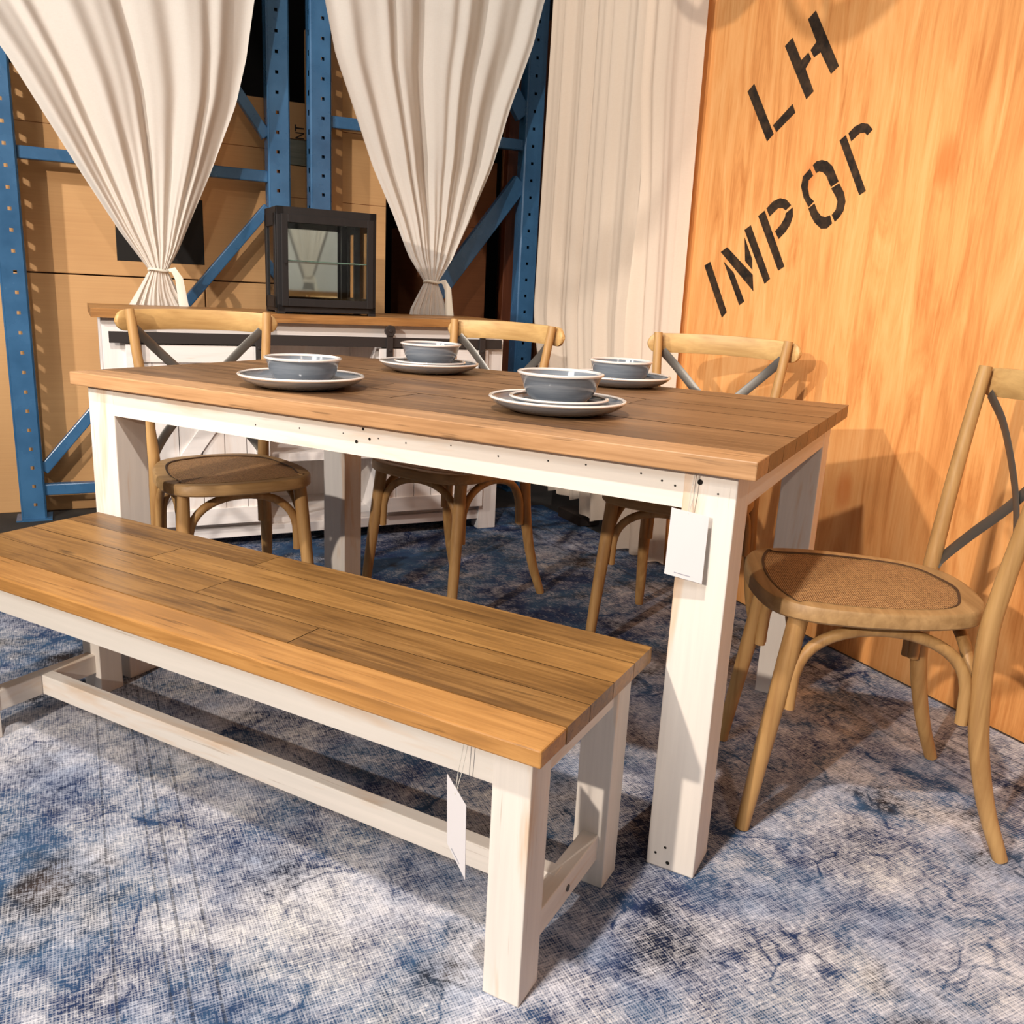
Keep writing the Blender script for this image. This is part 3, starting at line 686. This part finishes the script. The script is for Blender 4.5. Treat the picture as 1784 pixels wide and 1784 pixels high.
brace(ra, (-1.73-o1, .12), (-.807-o1, .12), .046)
rb = thing('pallet_rack_frame', 'blue steel rack upright frame with diagonal braces behind the middle tied curtain', 'rack frame', SP(-.06, DR), ANG, 'blue pallet rack frames')
o2 = -.06
rack_post(rb, -.630-o2, -.541-o2, True); rack_post(rb, .385-o2, .478-o2, False)
brace(rb, (-.541-o2, 1.665), (.385-o2, 1.672), .048); brace(rb, (-.541-o2, 3.05), (.385-o2, 1.80), .080); brace(rb, (-.541-o2, .31), (.385-o2, 1.512), .080)
brace(rb, (-.541-o2, .12), (.385-o2, .12), .046)

# ------------------------------------------------------------------ cartons stored behind the rack
def carton(label, s0, s1, d0, d1, z0, z1, mat=None, seams=(), vseams=(), group='cardboard cartons behind the rack', edge=None):
    t = thing('cardboard_box', label, 'box', SP((s0+s1)/2, d0, z0), ANG, group)
    w_ = (s1-s0)/2; h = z1-z0
    MB().box(-w_, w_, 0, d1-d0, 0, h).build('carton', mat or M_CARD, t, bevel=.003)
    for zz in seams: MB().box(-w_+.002, w_-.002, -.0006, .0004, zz-z0-.0012, zz-z0+.0012).build('flap_seam', M_CARDD, t)
    for ss in vseams: MB().box(ss-(s0+s1)/2-.024, ss-(s0+s1)/2+.024, -.0009, .0004, .002, h-.002).build('packing_tape', M_TAPE, t)
    return t
c1 = carton('tall plain kraft carton behind the rack, left of the twin posts', -1.98, -.735, .80, 1.5, .985, 1.745, seams=(1.545,))
lb = MB().box(-1.40+1.3575, -1.056+1.3575, -.0012, .0004, 1.046-.985, 1.31-.985).build('black_panel', M_BLACKBOX, c1)
carton('low kraft carton behind the rack with its left part under the black-panelled carton', -1.98, -1.06, .80, 1.5, 0, .98)
carton('low kraft carton directly behind the glass display case', -1.055, -.735, .80, 1.5, 0, .98, seams=())
nt = carton('kraft carton printed NT between the twin blue posts, on the grey board', -.73, -.55, .80, 1.1, 1.597, 1.745)
def letter_strokes(mb, strokes, t_=.011):
    for a, b in strokes: mb.bar((a[0], -.0009, a[1]), (b[0], -.0009, b[1]), t_, .0006, up=(0, 1, 0))
k0 = -.664   # centre of that carton
L = MB(); letter_strokes(L, [((-.684-k0, .045), (-.646-k0, .045)), ((-.684-k0, .031), (-.684-k0, .059))], .006); L.build('printed_letter', M_STEN, nt)
L = MB(); letter_strokes(L, [((-.684-k0, .026), (-.646-k0, .026)), ((-.684-k0, .004), (-.646-k0, .004)), ((-.684-k0, .004), (-.646-k0, .026))], .005); L.build('printed_letter', M_STEN, nt)
tag(MB().box(-.088, .088, 0, .3, 0, .105).build('shelf_board', M_PALLET, loc=SP(-.64, .80, 1.490), rz=ANG, bevel=.003), 'weathered grey board between the twin blue rack posts', 'board')
carton('kraft carton between the twin posts under the grey board', -.73, -.55, .80, 1.1, 0, 1.488, seams=(1.355,))
carton('tall kraft carton with a taped edge, right of the twin posts', -.535, -.245, .80, 1.15, 0, 2.12, seams=(1.352, 1.65), vseams=(-.475,))
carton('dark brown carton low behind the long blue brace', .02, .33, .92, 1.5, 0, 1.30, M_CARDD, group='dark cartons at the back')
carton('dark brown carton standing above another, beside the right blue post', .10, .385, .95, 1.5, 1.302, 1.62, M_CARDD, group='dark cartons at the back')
tag(MB().box(-.03, .03, 0, .05, 0, 2.4).build('timber_post', M_BROWNW, loc=SP(.43, .86, 0), rz=ANG, bevel=.003), 'dark red timber post beside the right blue rack post', 'post')
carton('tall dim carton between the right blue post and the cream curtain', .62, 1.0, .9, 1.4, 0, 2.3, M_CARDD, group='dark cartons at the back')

# ------------------------------------------------------------------ curtains
def interp(tab, z):
    tab = sorted(tab, key=lambda q: q[1])
    if z <= tab[0][1]: return tab[0][0]
    for (a, za), (b, zb) in zip(tab, tab[1:]):
        if z <= zb: t = (z-za)/(zb-za); return a+(b-a)*t
    return tab[-1][0]
def curtain_sheet(mb, Lf, Rt, zs, nu, fold, base_y=0, seed=0, amp=1):
    rnd = random.Random(seed); ph = [rnd.uniform(0, 6.28) for _ in range(6)]
    rows = []
    for z in zs:
        a, b = Lf(z), Rt(z); w_ = b-a; row = []
        for i in range(nu+1):
            u = i/nu; A = fold(w_, z)
            uu = u+.012*math.sin(2*PI*u*3+ph[3])
            k = min(1, max(0, (w_-.1)/.5)); y = A*((.55+.25*(1-k))*math.sin(2*PI*uu*7+ph[0]+.9*math.sin(z*1.3+ph[1]))+(.18+.4*(1-k))*math.sin(2*PI*uu*13+ph[2]+z*1.1)+.9*k*math.sin(2*PI*uu*2.6+ph[4]+.8*z)+.35*k*math.sin(2*PI*uu*4.3+ph[5]-z*1.6))
            y -= .024*max(0, 1-w_/.4)*math.sqrt(max(0, 1-(2*u-1)**2)); row.append((a+w_*u, base_y+y*amp, z))
        rows.append(mb.add(row))
    for A, B in zip(rows, rows[1:]):
        for i in range(nu): mb.face((A+i, A+i+1, B+i+1, B+i))
def tied_curtain(name, label, sc, Ls, Rs, lowL, lowR, ztie, s_tie, D, zlow=.55, seed=0):
    t = thing(name, label, 'curtain', SP(sc, D), ANG, 'tied back curtains in front of the rack')
    f = lambda tab: (lambda z: interp(tab, z)-sc)
    zs = [ztie+(2.72-ztie)*(i/46)**1.15 for i in range(47)]
    mb = MB(); 
    curtain_sheet(mb, f(Ls), f(Rs), zs, 220, lambda w_, z: min(.022, .040*w_), seed=seed)
    o = mb.build('curtain_panel', M_CURT, t, smooth=True)
    mb = MB(); zs = [zlow+(ztie-zlow)*i/24 for i in range(25)]
    curtain_sheet(mb, f(lowL), f(lowR), zs, 140, lambda w_, z: .040*min(w_, .5), seed=seed+5)
    mb.build('curtain_tail', M_CURT, t, smooth=True)
    tm = MB(); rr = .034
    tm.tube([(s_tie-sc+rr*1.05*math.cos(a), -.010+rr*.62*math.sin(a), ztie+.003*math.sin(2*a)) for a in [2*PI*k/24 for k in range(25)]], .0055, 8, cap=False)
    tm.tube([(s_tie-sc+rr, -.020, ztie), (s_tie-sc+.052, -.026, ztie+.004), (s_tie-sc+.072, -.028, ztie-.03), (s_tie-sc+.082, -.020, ztie-.10), (s_tie-sc+.090, -.018, ztie-.16)], [.005, .012, .015, .017, .019], 8, flat=.16, up=(0,1,0))
    tm.build('tie', M_TWINE, t, smooth=True)
    return t
DC = .49
tied_curtain('curtain', 'cream curtain gathered to a knot above the sideboard, in the middle of the photo', -.13,
    [(-.72, 2.72), (-.60, 2.074), (-.56, 1.894), (-.489, 1.713), (-.401, 1.48), (-.31, 1.293), (-.241, 1.132), (-.168, 1.025)],
    [(.55, 2.72), (.356, 2.237), (.311, 2.049), (.213, 1.78), (.141, 1.535), (.04, 1.284), (-.037, 1.119), (-.102, 1.025)],
    [(-.165, 1.025), (-.195, .97), (-.229, .905), (-.30, .55)], [(-.105, 1.025), (-.075, .96), (-.049, .881), (.03, .55)], 1.025, -.135, DC, seed=2)
tied_curtain('curtain', 'white curtain tied back at the left edge of the photo, above the left chair', -1.28,
    [(-2.35, 2.72), (-1.95, 2.05), (-1.72, 1.70), (-1.52, 1.35), (-1.40, 1.15), (-1.305, 1.015)],
    [(-.74, 2.72), (-.878, 2.024), (-.912, 1.821), (-.955, 1.653), (-1.059, 1.393), (-1.128, 1.239), (-1.190, 1.096), (-1.235, 1.015)],
    [(-1.302, 1.015), (-1.34, .95), (-1.40, .85), (-1.46, .55)], [(-1.237, 1.015), (-1.197, .93), (-1.150, .868), (-1.08, .55)], 1.015, -1.27, DC, seed=11)
# straight curtain along the side wall: local x runs along d, local y towards the booth
def hang(name, label, left, right, zbot, seed, D0, y0, nf, amp=.013, lift=0):
    t = thing(name, label, 'curtain', SP(.40, D0), PLYR, 'straight cream curtains beside the plywood wall')
    mb = MB(); rnd = random.Random(seed); ph = [rnd.uniform(0, 6.28) for _ in range(6)]; NU = 170; rows = []
    for k in range(51):
        v = k/50; row = []
        for i in range(NU+1):
            u = i/NU; zb = zbot(u); z = zb+(2.72-zb)*v; a, b = left(z), right(z)
            y = amp*(1+.7*(1-v)**3)*(math.sin(2*PI*u*nf+ph[0]+.8*math.sin(z*.8+ph[1]))+.45*math.sin(2*PI*u*nf*1.7+ph[2]-z*.7)+.5*math.sin(2*PI*u*nf*.37+ph[4])+.10*math.sin(2*PI*u*nf*3.3+ph[3]))*(.25+.75*min(1, u*nf/1.6))
            row.append((a+(b-a)*u-D0, y0*min(1, .35+u*4)+y+lift*max(0, (u-.55)/.45)**2*min(1, max(0, (1.45-z)/.5)), z))
        rows.append(mb.add(row))
    for A, B in zip(rows, rows[1:]):
        for i in range(NU): mb.face((A+i, A+i+1, B+i+1, B+i))
    mb.build('curtain_panel', M_CURT2, t, smooth=True); return t
hang('curtain', 'wide straight cream curtain hanging to the rug between rack and plywood', lambda z: interp([(-.50, .0), (-.50, 2.72)], z),
     lambda z: interp([(.17, 0), (.19, .11), (.445, .91), (.425, 2.25), (.42, 2.72)], z),
     lambda u: .03+(.012 if u < .2 else (.035 if u < .62 else .085))+.012*math.sin(u*23), 4, .05, .018, 7)
hang('curtain', 'narrow cream curtain panel along the left edge of the plywood wall', lambda z: interp([(-.70, 0), (-.668, .85), (-.655, 2), (-.65, 2.72)], z),
     lambda z: interp([(-.45, 0), (-.436, .80), (-.392, 1.36), (-.33, 1.75), (-.32, 2.72)], z), lambda u: .014+.006*math.sin(u*17), 9, -.5, .040, 2.6, .007, .05)
# base blocks under the hems, dark clutter under the rack
tag(MB().box(-.10, .10, -.05, .05, .006, .05).build('base_block', M_DKBR, loc=SP(.42, .0), rz=PLYR, bevel=.002), 'dark wooden block on the rug under the curtain hem', 'block')
tag(MB().box(-.13, .13, 0, .15, 0, .30).build('storage_box', M_BLACKBOX, loc=SP(.20, .745), rz=ANG, bevel=.004), 'black box in the dark under the rack beyond the sideboard', 'box')

# ------------------------------------------------------------------ the booth opposite (seen in the case's mirror)
tag(MB().box(-2.0, 2.4, 0, .04, 0, 2.9).build('wall_front', plain('pale_partition', (206, 204, 200), .9, .1), loc=SP(.6, -5.75), rz=ANG), kind='structure')
ct = thing('console_table', 'long brown-topped white console in the opposite booth, reflected in the display case', 'table', SP(.6, -5.3), ANG)
MB().box(-1.2, 1.2, -.18, -.02, .83, .90).build('top', M_SBTOP, ct, bevel=.002); MB().box(-1.15, 1.15, -.16, -.03, .0, .83).build('base', M_SBW, ct, bevel=.002)
tied_curtain('curtain', 'beige curtain tied to a point in the opposite booth, reflected in the display case', .66,
    [(.26, 2.72), (.38, 2.0), (.44, 1.6), (.54, 1.3), (.62, 1.05)], [(1.04, 2.72), (.94, 2.0), (.88, 1.6), (.78, 1.3), (.70, 1.05)],
    [(.62, 1.05), (.60, .98)], [(.70, 1.05), (.73, .98)], 1.05, .66, -5.62, zlow=.98, seed=21)

# ------------------------------------------------------------------ openwork lamp over the table (above the frame; its shadow crosses the plywood)
pl_ = thing('pendant_lamp', 'openwork hoop lamp hanging above the table, out of frame', 'lamp', (-.71, .50, 2.25))
for k in range(3):
    a0 = .5+k*PI/3; mb = MB()
    mb.tube([(.21*math.cos(a0)*math.cos(q), .21*math.sin(a0)*math.cos(q), .21+.21*math.sin(q)-.27) for q in [2*PI*i/48 for i in range(49)]], .018, 8, cap=False, flat=.3)
    mb.build('hoop', M_CHAIR, pl_, smooth=True)
MB().lathe([(0, -.285), (.05, -.28), (.075, -.24), (.06, -.21), (0, -.205)], 24).build('hub', M_CHAIR, pl_, smooth=True)
MB().tube([(0, 0, .14), (0, 0, 1.6)], .004, 8).build('cord', M_IRON, pl_, smooth=True)
